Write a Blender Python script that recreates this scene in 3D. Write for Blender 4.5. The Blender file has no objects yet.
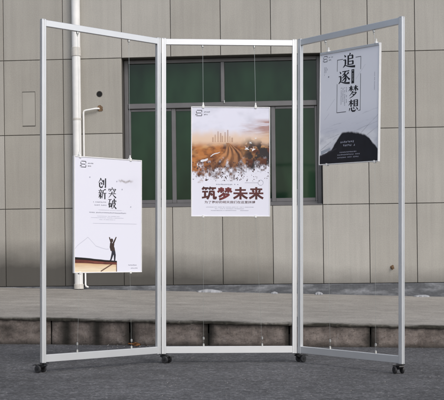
import bpy, bmesh, math, random
from mathutils import Vector, Matrix
import numpy as np
random.seed(7)
rng = np.random.default_rng(7)
SC = bpy.context.scene
COL = SC.collection
PI = math.pi

# ------------------------------------------------------------------ camera
CAM_H = 0.77
F = 1101.0            # focal length in photo pixels (photo is 444 wide)
HX, HY = 222.0, 253.0  # principal column and horizon row of the photo
cd = bpy.data.cameras.new('camera'); cam = bpy.data.objects.new('camera', cd); COL.objects.link(cam)
cam.location = (0, 0, CAM_H); cam.rotation_euler = (PI/2, 0, 0)
cd.sensor_width = 36.0; cd.sensor_fit = 'HORIZONTAL'; cd.lens = 36.0*F/444.0
cd.shift_x = 0.0; cd.shift_y = (HY-200.0)/444.0
cd.clip_start = 0.05; cd.clip_end = 2000
SC.camera = cam

# ------------------------------------------------------------------ light
SUN_AZ = math.radians(148)     # clockwise from +Y (view direction): front right of the stand
SUN_EL = math.radians(43)
w = bpy.data.worlds.new('World'); SC.world = w; w.use_nodes = True
nt = w.node_tree
sky = nt.nodes.new('ShaderNodeTexSky'); sky.sky_type = 'NISHITA'; sky.sun_disc = False
sky.sun_elevation = SUN_EL; sky.sun_rotation = SUN_AZ
sky.air_density = 1.0; sky.dust_density = 3.0; sky.ozone_density = 1.0
bg = nt.nodes['Background']; bg.inputs['Strength'].default_value = 0.145
hs_ = nt.nodes.new('ShaderNodeHueSaturation'); hs_.inputs['Saturation'].default_value = 0.62   # thin overcast: paler than a clear sky
nt.links.new(sky.outputs[0], hs_.inputs['Color']); nt.links.new(hs_.outputs[0], bg.inputs['Color'])
sd = bpy.data.lights.new('sun', 'SUN'); sun = bpy.data.objects.new('sun', sd); COL.objects.link(sun)
sd.energy = 0.6; sd.angle = math.radians(26); sd.color = (1.0, 0.965, 0.92)
to_sun = Vector((math.sin(SUN_AZ)*math.cos(SUN_EL), math.cos(SUN_AZ)*math.cos(SUN_EL), math.sin(SUN_EL)))
sun.rotation_euler = to_sun.to_track_quat('Z', 'Y').to_euler()
sun.location = to_sun*30
SC.view_settings.view_transform = 'Standard'; SC.view_settings.look = 'None'
SC.view_settings.gamma = 1.0; SC.view_settings.use_curve_mapping = False
SC.view_settings.exposure = 0.38

# ------------------------------------------------------------------ helpers
def P(px, py, Y):
    return Vector(((px-HX)/F*Y, Y, CAM_H-(py-HY)/F*Y))

class NT:
    """tiny node builder"""
    def __init__(s, name):
        s.m = bpy.data.materials.new(name); s.m.use_nodes = True
        s.t = s.m.node_tree; s.b = s.t.nodes['Principled BSDF']
    def n(s, typ, **kw):
        nd = s.t.nodes.new(typ)
        for k, v in kw.items():
            if k.startswith('i_'):
                key = k[2:].replace('_', ' ')
                nd.inputs[int(key) if key.isdigit() else key].default_value = v
            else: setattr(nd, k, v)
        return nd
    def l(s, a, b): s.t.links.new(a, b)
    def ramp(s, src, stops):
        r = s.n('ShaderNodeValToRGB')
        e = r.color_ramp.elements
        while len(e) < len(stops): e.new(0.5)
        for el, (p, c) in zip(e, stops):
            el.position = p; el.color = (c, c, c, 1) if not hasattr(c, '__len__') else (*c, 1)
        s.l(src, r.inputs[0]); return r.outputs[0]
    def mix(s, fac, a, b, typ='MIX'):
        m = s.n('ShaderNodeMix', data_type='RGBA', blend_type=typ)
        for sock, v in ((m.inputs[0], fac), (m.inputs[6], a), (m.inputs[7], b)):
            if hasattr(v, 'links') or hasattr(v, 'is_linked'): s.l(v, sock)
            elif hasattr(v, '__len__'): sock.default_value = (*v, 1)
            else: sock.default_value = v if sock.type == 'VALUE' else (v, v, v, 1)
        return m.outputs[2]
    def math(s, op, a, b=0.0):
        m = s.n('ShaderNodeMath', operation=op)
        for sock, v in ((m.inputs[0], a), (m.inputs[1], b)):
            if hasattr(v, 'is_linked'): s.l(v, sock)
            else: sock.default_value = v
        return m.outputs[0]
    def coord(s, scale=(1, 1, 1)):
        c = s.n('ShaderNodeTexCoord'); mp = s.n('ShaderNodeMapping'); mp.inputs['Scale'].default_value = scale
        s.l(c.outputs['Object'], mp.inputs[0]); return mp.outputs[0]
    def noise(s, co, scale, detail=4, rough=.55):
        nz = s.n('ShaderNodeTexNoise'); nz.inputs['Scale'].default_value = scale
        nz.inputs['Detail'].default_value = detail; nz.inputs['Roughness'].default_value = rough
        s.l(co, nz.inputs['Vector']); return nz.outputs[0]
    def bump(s, h, strength=.3, dist=.01):
        b = s.n('ShaderNodeBump'); b.inputs['Strength'].default_value = strength; b.inputs['Distance'].default_value = dist
        s.l(h, b.inputs['Height']); s.l(b.outputs[0], s.b.inputs['Normal'])
    def set(s, col=None, rough=None, metal=None, spec=None):
        for k, v in (('Base Color', col), ('Roughness', rough), ('Metallic', metal), ('Specular IOR Level', spec)):
            if v is None: continue
            if hasattr(v, 'is_linked'): s.l(v, s.b.inputs[k])
            elif hasattr(v, '__len__'): s.b.inputs[k].default_value = (*v, 1)
            else: s.b.inputs[k].default_value = v
        return s.m

def plain(name, col, rough=.5, metal=0., var=.12, scale=40, bump=0):
    t = NT(name); co = t.coord(); nz = t.noise(co, scale, 5)
    f = t.ramp(nz, [(.3, 0.), (.7, 1.)])
    c = t.mix(f, tuple(x*(1-var) for x in col), tuple(min(1, x*(1+var)) for x in col))
    t.set(c, rough, metal)
    if bump: t.bump(nz, bump, .002)
    return t.m

def obj(name, bm, mat, parent=None, loc=None, smooth=False, mw=None):
    me = bpy.data.meshes.new(name)
    bmesh.ops.recalc_face_normals(bm, faces=bm.faces)
    bm.to_mesh(me); bm.free()
    o = bpy.data.objects.new(name, me); COL.objects.link(o)
    if mat:
        for m in (mat if isinstance(mat, (list, tuple)) else [mat]): me.materials.append(m)
    if smooth:
        for p in me.polygons: p.use_smooth = True
    if parent: o.parent = parent
    if loc is not None: o.location = loc
    if mw is not None: o.matrix_world = mw
    return o

def empty(name, loc=(0, 0, 0), rz=0., mw=None):
    o = bpy.data.objects.new(name, None); COL.objects.link(o); o.empty_display_size = .1
    o.location = loc; o.rotation_euler = (0, 0, rz)
    if mw is not None: o.matrix_world = mw
    return o

def tag(o, label, cat, group=None):
    o['label'] = label; o['category'] = cat
    if group: o['group'] = group
    return o
def kind(o, k): o['kind'] = k; return o

def box(bm, x0, x1, y0, y1, z0, z1, bev=0., mat=0):
    vs = [bm.verts.new((x, y, z)) for x in (x0, x1) for y in (y0, y1) for z in (z0, z1)]
    fs = [bm.faces.new([vs[i] for i in q]) for q in ((0, 1, 3, 2), (4, 6, 7, 5), (0, 4, 5, 1), (2, 3, 7, 6), (0, 2, 6, 4), (1, 5, 7, 3))]
    for f in fs: f.material_index = mat
    if bev:
        bmesh.ops.bevel(bm, geom=list({e for f in fs for e in f.edges}), offset=bev, segments=1, affect='EDGES', clamp_overlap=True)
    return fs

def tube(bm, pts, r, seg=10, cap=True, radii=None):
    pts = [Vector(p) for p in pts]; rings = []
    for i, p in enumerate(pts):
        d = (pts[min(i+1, len(pts)-1)]-pts[max(i-1, 0)]).normalized()
        a = d.orthogonal().normalized() if i == 0 else (a-d*a.dot(d)).normalized()
        b = d.cross(a); rr = radii[i] if radii else r
        rings.append([bm.verts.new(p+(a*math.cos(t)+b*math.sin(t))*rr) for t in [2*PI*k/seg for k in range(seg)]])
    for r0, r1 in zip(rings, rings[1:]):
        for k in range(seg): bm.faces.new((r0[k], r0[(k+1) % seg], r1[(k+1) % seg], r1[k]))
    if cap: bm.faces.new(rings[0][::-1]); bm.faces.new(rings[-1])

def prism(bm, pts, axis, h0, h1):
    """polygon pts (a,b) extruded along axis"""
    def mk(a, b, h):
        return {'x': (h, a, b), 'y': (a, h, b), 'z': (a, b, h)}[axis]
    lo = [bm.verts.new(mk(a, b, h0)) for a, b in pts]; hi = [bm.verts.new(mk(a, b, h1)) for a, b in pts]
    n = len(pts)
    bm.faces.new(lo[::-1]); bm.faces.new(hi)
    for k in range(n): bm.faces.new((lo[k], lo[(k+1) % n], hi[(k+1) % n], hi[k]))

# value noise for painted prints and displaced meshes
_T = rng.random((256, 256))
def vnoise(x, y):
    x = np.asarray(x, float); y = np.asarray(y, float)
    xi = np.floor(x).astype(int); yi = np.floor(y).astype(int); fx = x-xi; fy = y-yi
    fx = fx*fx*(3-2*fx); fy = fy*fy*(3-2*fy)
    g = lambda i, j: _T[i % 256, j % 256]
    return (g(xi, yi)*(1-fx)+g(xi+1, yi)*fx)*(1-fy)+(g(xi, yi+1)*(1-fx)+g(xi+1, yi+1)*fx)*fy
def fbm(x, y, o=4):
    s = 0; a = .5; t = 0
    for k in range(o):
        s = s+a*vnoise(x*2**k+17*k, y*2**k+31*k); t += a; a *= .55
    return s/t

# ------------------------------------------------------------------ building frame
YAW, ROLL = math.radians(4.1), math.radians(0.68)
YW = 13.0
U_ = Vector((math.cos(YAW)*math.cos(ROLL), -math.sin(YAW)*math.cos(ROLL), math.sin(ROLL))).normalized()
Z_ = Vector((-math.sin(ROLL)*math.cos(YAW), math.sin(ROLL)*math.sin(YAW), math.cos(ROLL)))
N_ = Z_.cross(U_).normalized()            # into the wall, away from the camera
B0 = P(222, 290, YW)                      # base point of the facade
BM = Matrix((( U_.x, N_.x, Z_.x, B0.x), (U_.y, N_.y, Z_.y, B0.y), (U_.z, N_.z, Z_.z, B0.z), (0, 0, 0, 1)))
CAMP = Vector((0, 0, CAM_H))
def W(px, py):
    d = P(px, py, 1.0)-CAMP
    t = (B0-CAMP).dot(N_)/d.dot(N_)
    q = CAMP+d*t-B0
    return q.dot(U_), q.dot(Z_)
def Wp(px, py):
    u, v = W(px, py); return B0+U_*u+Z_*v

# ------------------------------------------------------------------ materials
def mat_facade():
    t = NT('facade_stone'); co = t.coord()
    g = t.n('ShaderNodeNewGeometry')
    base = t.ramp(g.outputs['Random Per Island'], [(0, (.362, .345, .308)), (.5, (.40, .385, .35)), (1, (.432, .418, .385))])
    n1 = t.noise(co, 1.3, 5, .6); n2 = t.noise(co, 90, 6, .6)
    c = t.mix(t.ramp(n1, [(.3, .88), (.7, 1.06)]), (0, 0, 0), base, 'MIX')
    c = t.mix(1.0, base, t.ramp(n1, [(.25, .86), (.75, 1.04)]), 'MULTIPLY')
    c = t.mix(1.0, c, t.ramp(n2, [(.3, .9), (.7, 1.08)]), 'MULTIPLY')
    st = t.noise(t.coord((6, 6, .25)), 3.0, 5, .6)          # rain streaks
    c = t.mix(1.0, c, t.ramp(st, [(.35, .93), (.6, 1.01)]), 'MULTIPLY')
    # darker towards the wall foot with a ragged upper edge, most on the left stretch
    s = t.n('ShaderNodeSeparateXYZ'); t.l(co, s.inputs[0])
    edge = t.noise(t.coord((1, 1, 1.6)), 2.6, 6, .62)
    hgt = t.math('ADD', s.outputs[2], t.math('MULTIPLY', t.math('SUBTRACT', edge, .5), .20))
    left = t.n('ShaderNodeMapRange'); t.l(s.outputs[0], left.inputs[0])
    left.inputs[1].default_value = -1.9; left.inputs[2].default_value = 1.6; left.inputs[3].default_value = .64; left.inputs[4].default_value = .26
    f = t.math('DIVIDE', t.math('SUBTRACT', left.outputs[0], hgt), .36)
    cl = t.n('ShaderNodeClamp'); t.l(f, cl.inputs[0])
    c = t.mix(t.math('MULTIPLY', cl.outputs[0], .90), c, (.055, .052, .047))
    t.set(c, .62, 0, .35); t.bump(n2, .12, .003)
    return t.m
def mat_platform():
    t = NT('platform_concrete'); co = t.coord()
    n1 = t.noise(t.coord((.7, 2.2, 1)), 2.2, 7, .68); n2 = t.noise(co, 60, 6, .65); n3 = t.noise(co, .9, 4)
    c = t.mix(t.ramp(n1, [(.3, 0.), (.7, 1.)]), (.30, .283, .256), (.375, .356, .326))
    c = t.mix(1.0, c, t.ramp(n2, [(.3, .70), (.7, 1.16)]), 'MULTIPLY')
    n4 = t.noise(co, 5, 6, .7); c = t.mix(1.0, c, t.ramp(n4, [(.3, .80), (.62, 1.06)]), 'MULTIPLY')
    n5 = t.noise(co, 22, 4, .6); c = t.mix(t.ramp(n5, [(.64, 0.), (.72, .55)]), c, (.09, .083, .07))
    c = t.mix(1.0, c, t.ramp(n3, [(.3, .85), (.7, 1.05)]), 'MULTIPLY')
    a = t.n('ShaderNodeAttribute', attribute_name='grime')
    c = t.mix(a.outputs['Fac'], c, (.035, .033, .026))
    t.set(c, .85, 0, .3); t.bump(n2, .3, .004); return t.m
def mat_kerb():
    t = NT('kerb_concrete'); co = t.coord()
    n1 = t.noise(co, 7, 7, .7); n2 = t.noise(co, 55, 6, .7)
    c = t.mix(t.ramp(n1, [(.32, 0.), (.68, 1.)]), (.11, .091, .082), (.25, .214, .194))
    c = t.mix(t.ramp(n2, [(.52, 0.), (.72, .75)]), c, (.05, .045, .041))
    n4 = t.noise(co, 26, 5, .7); c = t.mix(t.ramp(n4, [(.56, 0.), (.7, .6)]), c, (.27, .245, .23))
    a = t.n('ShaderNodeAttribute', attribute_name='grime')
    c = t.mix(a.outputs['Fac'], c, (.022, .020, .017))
    t.set(c, .9, 0, .25); t.bump(n2, .6, .006); return t.m
def mat_asphalt():
    t = NT('asphalt'); co = t.coord()
    v = t.n('ShaderNodeTexVoronoi'); v.inputs['Scale'].default_value = 85; t.l(co, v.inputs['Vector'])
    n0 = t.noise(co, 45, 6, .75); n1 = t.noise(co, 1.1, 5, .6); n2 = t.noise(co, 7, 5, .65)
    sv = t.n('ShaderNodeSeparateColor'); t.l(v.outputs['Color'], sv.inputs[0])
    c = t.ramp(sv.outputs[0], [(0, (.066, .067, .071)), (.5, (.098, .099, .105)), (.84, (.132, .133, .140)), (1, (.21, .21, .216))])
    c = t.mix(1.0, c, t.ramp(n0, [(.3, .62), (.7, 1.3)]), 'MULTIPLY')
    c = t.mix(1.0, c, t.ramp(n1, [(.3, .74), (.7, 1.16)]), 'MULTIPLY')
    c = t.mix(1.0, c, t.ramp(n2, [(.3, .74), (.7, 1.18)]), 'MULTIPLY')
    n6 = t.noise(co, 18, 4, .6); c = t.mix(1.0, c, t.ramp(n6, [(.3, .72), (.65, 1.12)]), 'MULTIPLY')
    t.set(c, .82, 0, .35)
    h = t.math('ADD', t.math('MULTIPLY', v.outputs['Distance'], -.6), n0); t.bump(h, .7, .006); return t.m
def mat_alu(name='brushed_aluminium', rough=.50, col=(.80, .81, .82)):
    t = NT(name); n = t.noise(t.coord((220, 220, 3)), 1.0, 4, .6); n2 = t.noise(t.coord(), 5, 3)
    c = t.mix(t.ramp(n2, [(.3, 0.), (.7, 1.)]), tuple(x*.95 for x in col), col)
    r = t.n('ShaderNodeMapRange'); t.l(n, r.inputs[0]); r.inputs[3].default_value = rough-.02; r.inputs[4].default_value = rough+.02
    t.set(c, r.outputs[0], .88); return t.m
def mat_glass():
    t = NT('green_glass'); n = t.noise(t.coord((1.2, 1, .5)), 1.6, 3)
    c = t.mix(t.ramp(n, [(.35, 0.), (.7, 1.)]), (.004, .019, .009), (.017, .056, .025))  # mild reflections painted into the glass colour as soft tone noise
    t.set(c, .05, 0, .32)
    nb = t.noise(t.coord(), 1.2, 2); t.bump(nb, .05, .02); return t.m
def mat_plinth():
    t = NT('plinth_stone'); co = t.coord()
    n = t.noise(t.coord((1.3, 1, 5)), 2.6, 6, .62); n2 = t.noise(co, 40, 5)
    c = t.mix(t.ramp(n, [(.46, 0.), (.70, 1.)]), (.085, .090, .100), (.24, .25, .27))
    c = t.mix(1.0, c, t.ramp(n2, [(.3, .8), (.7, 1.1)]), 'MULTIPLY')
    t.set(c, .45, 0, .5); t.bump(n, .3, .01); return t.m
def mat_attr(name, rough=.45):
    t = NT(name); a = t.n('ShaderNodeAttribute', attribute_name='print'); t.set(a.outputs['Color'], rough, 0, .35); return t.m

M = dict(
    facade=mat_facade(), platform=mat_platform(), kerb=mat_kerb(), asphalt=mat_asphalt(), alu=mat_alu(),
    glass=mat_glass(), plinth=mat_plinth(), print=mat_attr('printed_sheet'),
    gap=plain('dark_joint', (.085, .080, .072), .9), frame=plain('window_aluminium', (.15, .147, .150), .42, .35, .08, 8),
    framed=plain('window_rubber', (.022, .022, .022), .6), roof=plain('roof_felt', (.13, .13, .13), .9),
    pvc=plain('white_pvc', (.80, .80, .79), .38, 0, .06, 9), pvcring=plain('pvc_collar', (.60, .58, .54), .45, 0, .1, 30),
    black=plain('black_plastic', (.012, .012, .013), .38, 0, .2), rubber=plain('castor_tyre', (.022, .022, .024), .6),
    steel=mat_alu('steel_wire', .3, (.62, .64, .62)), chrome=mat_alu('nickel_clip', .3, (.60, .60, .58)),
    clip=plain('white_clip', (.78, .78, .76), .35), border=plain('white_board_edge', (.80, .80, .80), .35, 0, .03),
    ink=plain('black_ink', (.012, .012, .018), .5), inkgrey=plain('grey_ink', (.20, .20, .26), .5), inkpale=plain('pale_ink', (.42, .43, .52), .5),
    maroon=plain('maroon_ink', (.075, .013, .012), .5, 0, .55, 16), crimson=plain('crimson_ink', (.135, .016, .017), .5, 0, .5, 16), white=plain('white_ink', (.78, .78, .80), .5),
    hole=plain('hole_dark', (.006, .006, .006), .9), rust=plain('rust', (.16, .10, .055), .85, 0, .5, 60),
    leaf=plain('dry_leaf', (.40, .19, .07), .8, 0, .5, 50), leafd=plain('brown_leaf', (.14, .075, .04), .85, 0, .5, 50),
    grit=plain('pale_grit', (.30, .29, .275), .85, 0, .3, 60), scrap=plain('white_scrap', (.30, .31, .33), .7, 0, .15, 20),
)

# ------------------------------------------------------------------ setting: asphalt, platform, kerb
bm = bmesh.new()
S = 600
vs = [bm.verts.new((x, y, 0)) for x, y in ((-S, -S), (S, -S), (S, S), (-S, S))]; bm.faces.new(vs)
kind(obj('asphalt_yard', bm, M['asphalt']), 'structure')

# platform edges in the photo: kerb foot, kerb top, wall foot
FL, FR = P(14, 317.5, 9.27), P(431, 325.8, 8.92)          # top edge of the kerb
KB = [208.5, 289.5, 371.0, 129.5]                           # joints between kerb blocks (photo columns)
def front(x):
    s = (x-FL.x)/(FR.x-FL.x); return FL.lerp(FR, s)
BL, BR = Wp(20, 287.8), Wp(431, 296.4)
def back(x):
    s = (x-BL.x)/(BR.x-BL.x); return BL.lerp(BR, s)
XA, XB = -9.0, 9.0
def join_x(px):
    # x of the kerb face under a photo column
    lo, hi = -6., 6.
    for _ in range(40):
        m = (lo+hi)/2
        q = front(m)
        if q.x/q.y*F+HX < px: lo = m
        else: hi = m
    return (lo+hi)/2
KJ = sorted(join_x(p) for p in KB)
step = .665
while KJ[0]-step > XA: KJ.insert(0, KJ[0]-step)
while KJ[-1]+step < XB: KJ.append(KJ[-1]+step)
STAINS = [join_x(p) for p in (66, 97, 130, 208, 289, 371)]
# slab
nx = 900
xs = np.linspace(XA, XB, nx)
dep = [0, .012, .03, .06, .1, .16, .25, .45, .8, 1.3, 2, 3, 4, 1.0]
bm = bmesh.new(); gr = bm.verts.layers.float.new('grime')
rows = []
for j, d in enumerate(dep[:-1]):
    row = []
    for x in xs:
        a, b = front(x), back(x)
        L = (b-a).length; s = min(d/L, 1.0)
        if j == len(dep)-2: s = 1.06
        q = a.lerp(b, s)
        nzv = float(fbm(x*9, 3.1+d*5, 4)); n2 = float(fbm(x*40, 9+d*8, 3))
        if j == 0: q.y += (nzv-.5)*.016+(n2-.5)*.020; q.z -= .004+abs(n2-.5)*.016
        elif j < 4: q.z += (n2-.5)*.008
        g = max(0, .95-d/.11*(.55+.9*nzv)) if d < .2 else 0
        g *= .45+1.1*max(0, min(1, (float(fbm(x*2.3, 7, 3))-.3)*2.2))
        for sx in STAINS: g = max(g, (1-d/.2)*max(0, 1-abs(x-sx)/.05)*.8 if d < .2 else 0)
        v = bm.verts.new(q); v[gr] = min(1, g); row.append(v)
    rows.append(row)
for r0, r1 in zip(rows, rows[1:]):
    for k in range(nx-1): bm.faces.new((r0[k], r0[k+1], r1[k+1], r1[k]))
lip = []
for k, x in enumerate(xs):
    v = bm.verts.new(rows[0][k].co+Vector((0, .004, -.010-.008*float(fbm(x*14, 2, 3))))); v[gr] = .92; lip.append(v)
und = []
for k, x in enumerate(xs):
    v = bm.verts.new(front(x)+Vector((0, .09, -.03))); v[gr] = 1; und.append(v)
for k in range(nx-1):
    bm.faces.new((lip[k], lip[k+1], rows[0][k+1], rows[0][k])); bm.faces.new((und[k], und[k+1], lip[k+1], lip[k]))
kind(obj('raised_pavement', bm, M['platform']), 'structure')
# kerb blocks
bm = bmesh.new(); gr = bm.verts.layers.float.new('grime')
for a, b in zip(KJ, KJ[1:]):
    n = 34; m = 14
    xx = np.linspace(a+.006, b-.006, n); grid = []
    off = random.uniform(-.006, .006)
    for i in range(m+1):
        row = []
        for k, x in enumerate(xx):
            q = front(x); top = q.z-.018; z = -.03+(top+.03)*i/m
            ed = min(k, n-1-k)/3.0
            y = q.y+.022+off+(0 if ed > 1 else (1-ed)**2*.012)+(float(fbm(x*16, z*16, 4))-.5)*.022
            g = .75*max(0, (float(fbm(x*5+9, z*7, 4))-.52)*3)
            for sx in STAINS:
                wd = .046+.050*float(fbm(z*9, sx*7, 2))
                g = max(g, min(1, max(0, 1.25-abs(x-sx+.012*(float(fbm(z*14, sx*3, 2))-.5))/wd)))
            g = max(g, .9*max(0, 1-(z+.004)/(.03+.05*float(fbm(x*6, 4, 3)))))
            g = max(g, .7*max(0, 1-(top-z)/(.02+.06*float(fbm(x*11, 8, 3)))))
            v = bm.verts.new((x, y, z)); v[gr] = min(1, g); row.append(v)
        grid.append(row)
    for r0, r1 in zip(grid, grid[1:]):
        for k in range(n-1): bm.faces.new((r0[k], r0[k+1], r1[k+1], r1[k]))
    for side in (0, n-1):
        bk = []
        for i in range(m+1):
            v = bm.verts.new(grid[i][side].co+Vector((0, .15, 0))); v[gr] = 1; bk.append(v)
        for i in range(m): bm.faces.new((grid[i][side], grid[i+1][side], bk[i+1], bk[i]))
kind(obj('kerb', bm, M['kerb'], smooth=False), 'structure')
bm = bmesh.new()
a, b = front(XA), front(XB)
prism(bm, [(a.x, a.y+.07), (b.x, b.y+.07), (b.x, b.y+.3), (a.x, a.y+.3)], 'z', -.05, .10)
kind(obj('kerb_backing', bm, M['gap']), 'structure')

# ------------------------------------------------------------------ building
bld = empty('building', mw=BM)
tag(bld, 'grey stone panel building with a wide dark green window behind the stand', 'building')
UJ = [W(p, 30)[0] for p in (62.5, 121.2, 170.3, 220.2, 270.5, 320.7, 367.2, 414.6)]
VJ = [W(222, y)[1] for y in (284.8, 206.1, 131.3, 55.45)]
dv = (VJ[3]-VJ[0])/3
UW0, UW1, VW0, VW1 = UJ[1], UJ[5], VJ[1], VJ[3]
UL = [UJ[0]-.72*k for k in range(5, 0, -1)]
UE = UL+UJ+[UJ[-1]+.575*k for k in range(1, 10)]
VE = VJ+[VJ[3]+dv*k for k in range(1, 5)]
VTOP = VE[-1]
bm = bmesh.new()
def panel(bm, u0, u1, v0, v1, depth=.022, g=.0034, bv=.0030, y0=0.0):
    u0 += g; u1 -= g; v0 += g; v1 -= g
    jit = random.uniform(-.0012, .0012)
    a = [bm.verts.new((u, y0+depth, v)) for u, v in ((u0, v0), (u1, v0), (u1, v1), (u0, v1))]
    b = [bm.verts.new((u, y0+bv+jit, v)) for u, v in ((u0, v0), (u1, v0), (u1, v1), (u0, v1))]
    c = [bm.verts.new((u, y0+jit, v)) for u, v in ((u0+bv, v0+bv), (u1-bv, v0+bv), (u1-bv, v1-bv), (u0+bv, v1-bv))]
    bm.faces.new(c)
    for k in range(4):
        bm.faces.new((a[k], a[(k+1) % 4], b[(k+1) % 4], b[k])); bm.faces.new((b[k], b[(k+1) % 4], c[(k+1) % 4], c[k]))
for u0, u1 in zip(UE, UE[1:]):
    for v0, v1 in zip(VE, VE[1:]):
        if u0 >= UW0-.01 and u1 <= UW1+.01 and v0 >= VW0-.01 and v1 <= VW1+.01: continue
        panel(bm, u0, u1, v0, v1)
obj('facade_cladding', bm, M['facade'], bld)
bm = bmesh.new()
for (u0, u1, v0, v1) in ((UE[0], UW0, -.6, VTOP), (UW1, UE[-1], -.6, VTOP), (UW0, UW1, -.6, VW0), (UW0, UW1, VW1, VTOP)):
    box(bm, u0, u1, .022, .32, v0, v1)
obj('wall_core', bm, M['gap'], bld)
bm = bmesh.new(); box(bm, UE[0], UE[-1], .323, 8, -.6, VTOP); obj('building_body', bm, M['gap'], bld)
bm = bmesh.new(); box(bm, UE[0]-.05, UE[-1]+.05, -.06, 8.1, VTOP+.004, VTOP+.25, .01); obj('roof', bm, M['roof'], bld)
# plinth
bm = bmesh.new(); box(bm, UE[0], UE[-1], -.022, .020, -.30, VJ[0]-.002, .006); obj('plinth', bm, M['plinth'], bld)
# added wing, out of view at the left; darkens the right panel's reflections
bm = bmesh.new(); 
wu = UE[0]+.55; 
wy = [-.02]+[-.75*k for k in range(1, 11)]
for y0, y1 in zip(wy, wy[1:]):
    for v0, v1 in zip(VE[:5], VE[1:5]): box(bm, wu-.02, wu, y1+.004, y0-.004, v0+.004, v1-.004, .002)
for k in range(5):
    for v0, v1 in zip(VE[:5], VE[1:5]): box(bm, wu-.75*(k+1)+.004, wu-.75*k-.004, -7.52, -7.50, v0+.004, v1-.004, .002)
obj('added_wing_cladding', bm, plain('added_dark_cladding', (.060, .062, .064), .5, 0, .1, 3), bld)
bm = bmesh.new(); box(bm, wu-3.75, wu-.021, -7.499, -.03, -1.2, VE[4]); obj('added_wing_wall', bm, M['gap'], bld)
bm = bmesh.new(); box(bm, wu-3.8, wu+.05, -7.58, -.061, VE[4]+.004, VE[4]+.18, .01); obj('added_wing_roof', bm, M['roof'], bld)
# window
FY = .140                                   # frame front, recessed in the wall
bm = bmesh.new()
fw = .050
R0, R1 = UW0+.004, UW1-.004
B_, T_ = VW0+.004, VW1-.004
vtr = W(222, 102.9)[1]
um = [W(172.5, 160)[0], W(222.3, 160)[0], W(273.3, 160)[0]]
umu = W(221.7, 80)[0]
box(bm, R0, R0+fw, FY, FY+.07, B_, T_, .004); box(bm, R1-fw, R1, FY, FY+.07, B_, T_, .004)
box(bm, R0+fw, R1-fw, FY+.001, FY+.07, T_-.045, T_, .003); box(bm, R0+fw, R1-fw, FY+.001, FY+.07, B_, B_+.045, .003)
box(bm, R0+fw, R1-fw, FY-.012, FY+.068, vtr-.032, vtr+.030, .004)
win = obj('window', bm, M['frame'], bld)
bm = bmesh.new(); box(bm, R0+.001, R1-.001, -.004, FY-.002, VW0-.002, VW0+.012, .003); obj('sill', bm, M['frame'], win)
bm = bmesh.new(); box(bm, umu-.022, umu+.022, FY-.004, FY+.06, vtr+.031, T_-.046, .004); obj('mullion', bm, M['frame'], win)
bm = bmesh.new(); box(bm, umu+.012, umu+.026, FY-.022, FY-.005, vtr+.012, vtr+.05, .003); obj('latch', bm, M['chrome'], win)
# sliding sashes of the lower row: stiles and rails
lo, hi = B_+.046, vtr-.033
ed = [R0+fw+.001, um[0], um[1], um[2], R1-fw-.001]
for k in range(4):
    a, b = ed[k], ed[k+1]; y0 = FY+.012 if k in (0, 3) else FY+.030
    a2 = a+(.0 if k else 0); bm = bmesh.new(); st = .026
    if k in (0, 3):
        a -= 0 if k == 0 else .026; b += .026 if k == 0 else 0
    box(bm, a, a+.050 if k == 3 else a+st, y0, y0+.017, lo, hi, .003)
    box(bm, b-.050 if k == 0 else b-st, b, y0, y0+.017, lo, hi, .003)
    l2 = a+(.050 if k == 3 else st); r2 = b-(.050 if k == 0 else st)
    box(bm, l2, r2, y0+.001, y0+.016, lo, lo+.042, .003); box(bm, l2, r2, y0+.001, y0+.016, hi-.03, hi, .003)
    sash = obj('sash', bm, M['frame'], win)
    bm = bmesh.new(); box(bm, l2, r2, y0+.006, y0+.011, lo+.042, hi-.03); obj('pane', bm, M['glass'], win)
for a, b in ((R0+fw, umu-.022), (umu+.022, R1-fw)):
    bm = bmesh.new(); box(bm, a+.001, b-.001, FY+.030, FY+.036, vtr+.031, T_-.046); obj('pane', bm, M['glass'], win)
bm = bmesh.new(); box(bm, R0, R1, FY+.085, FY+.09, B_, T_); obj('blind', bm, M['framed'], win)

# ------------------------------------------------------------------ fittings on the wall
def wall_empty(name, px, py, out=0.):
    u, v = W(px, py); return empty(name, mw=BM @ Matrix.Translation((u, -out, v)))
def floor_v(px):                              # height of the pavement at the wall foot in wall coordinates
    q = back(Wp(px, 288).x); return (q-B0).dot(Z_)
# downpipe
ud = (W(77.0, 12)[0]+W(79.9, 276)[0])/2
vb = W(79, 289.3)[1]; rp = .0505
vb = (back(Wp(79, 289).x)-B0).dot(Z_)+.004
dp = empty('downpipe', mw=BM @ Matrix.Translation((ud, -.075, vb)))
tag(dp, 'fat white plastic downpipe running down the wall behind the left panel', 'pipe')
bm = bmesh.new(); tube(bm, [(0, 0, .03), (0, 0, VTOP-vb-.05)], rp, 28); obj('pipe', bm, M['pvc'], dp, smooth=False)
vc = W(77, 53)[1]-vb
bm = bmesh.new()
tube(bm, [(0, 0, vc-.055), (0, 0, vc-.05), (0, 0, vc+.05), (0, 0, vc+.055)], rp, 28, radii=[rp+.001, rp+.006, rp+.006, rp+.001]); obj('collar', bm, M['pvcring'], dp)
bm = bmesh.new()
tube(bm, [(0, 0, 0), (0, 0, .055), (0, 0, .06)], rp, 28, radii=[rp+.008, rp+.007, rp+.001]); obj('shoe', bm, M['pvcring'], dp)
for vz in (W(77, 120)[1]-vb, W(77, 235)[1]-vb):
    bm = bmesh.new(); tube(bm, [(0, 0, vz-.012), (0, 0, vz+.012)], rp+.003, 28); box(bm, -.02, .02, .03, .074, vz-.011, vz+.011)
    obj('bracket', bm, M['pvcring'], dp)
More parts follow.
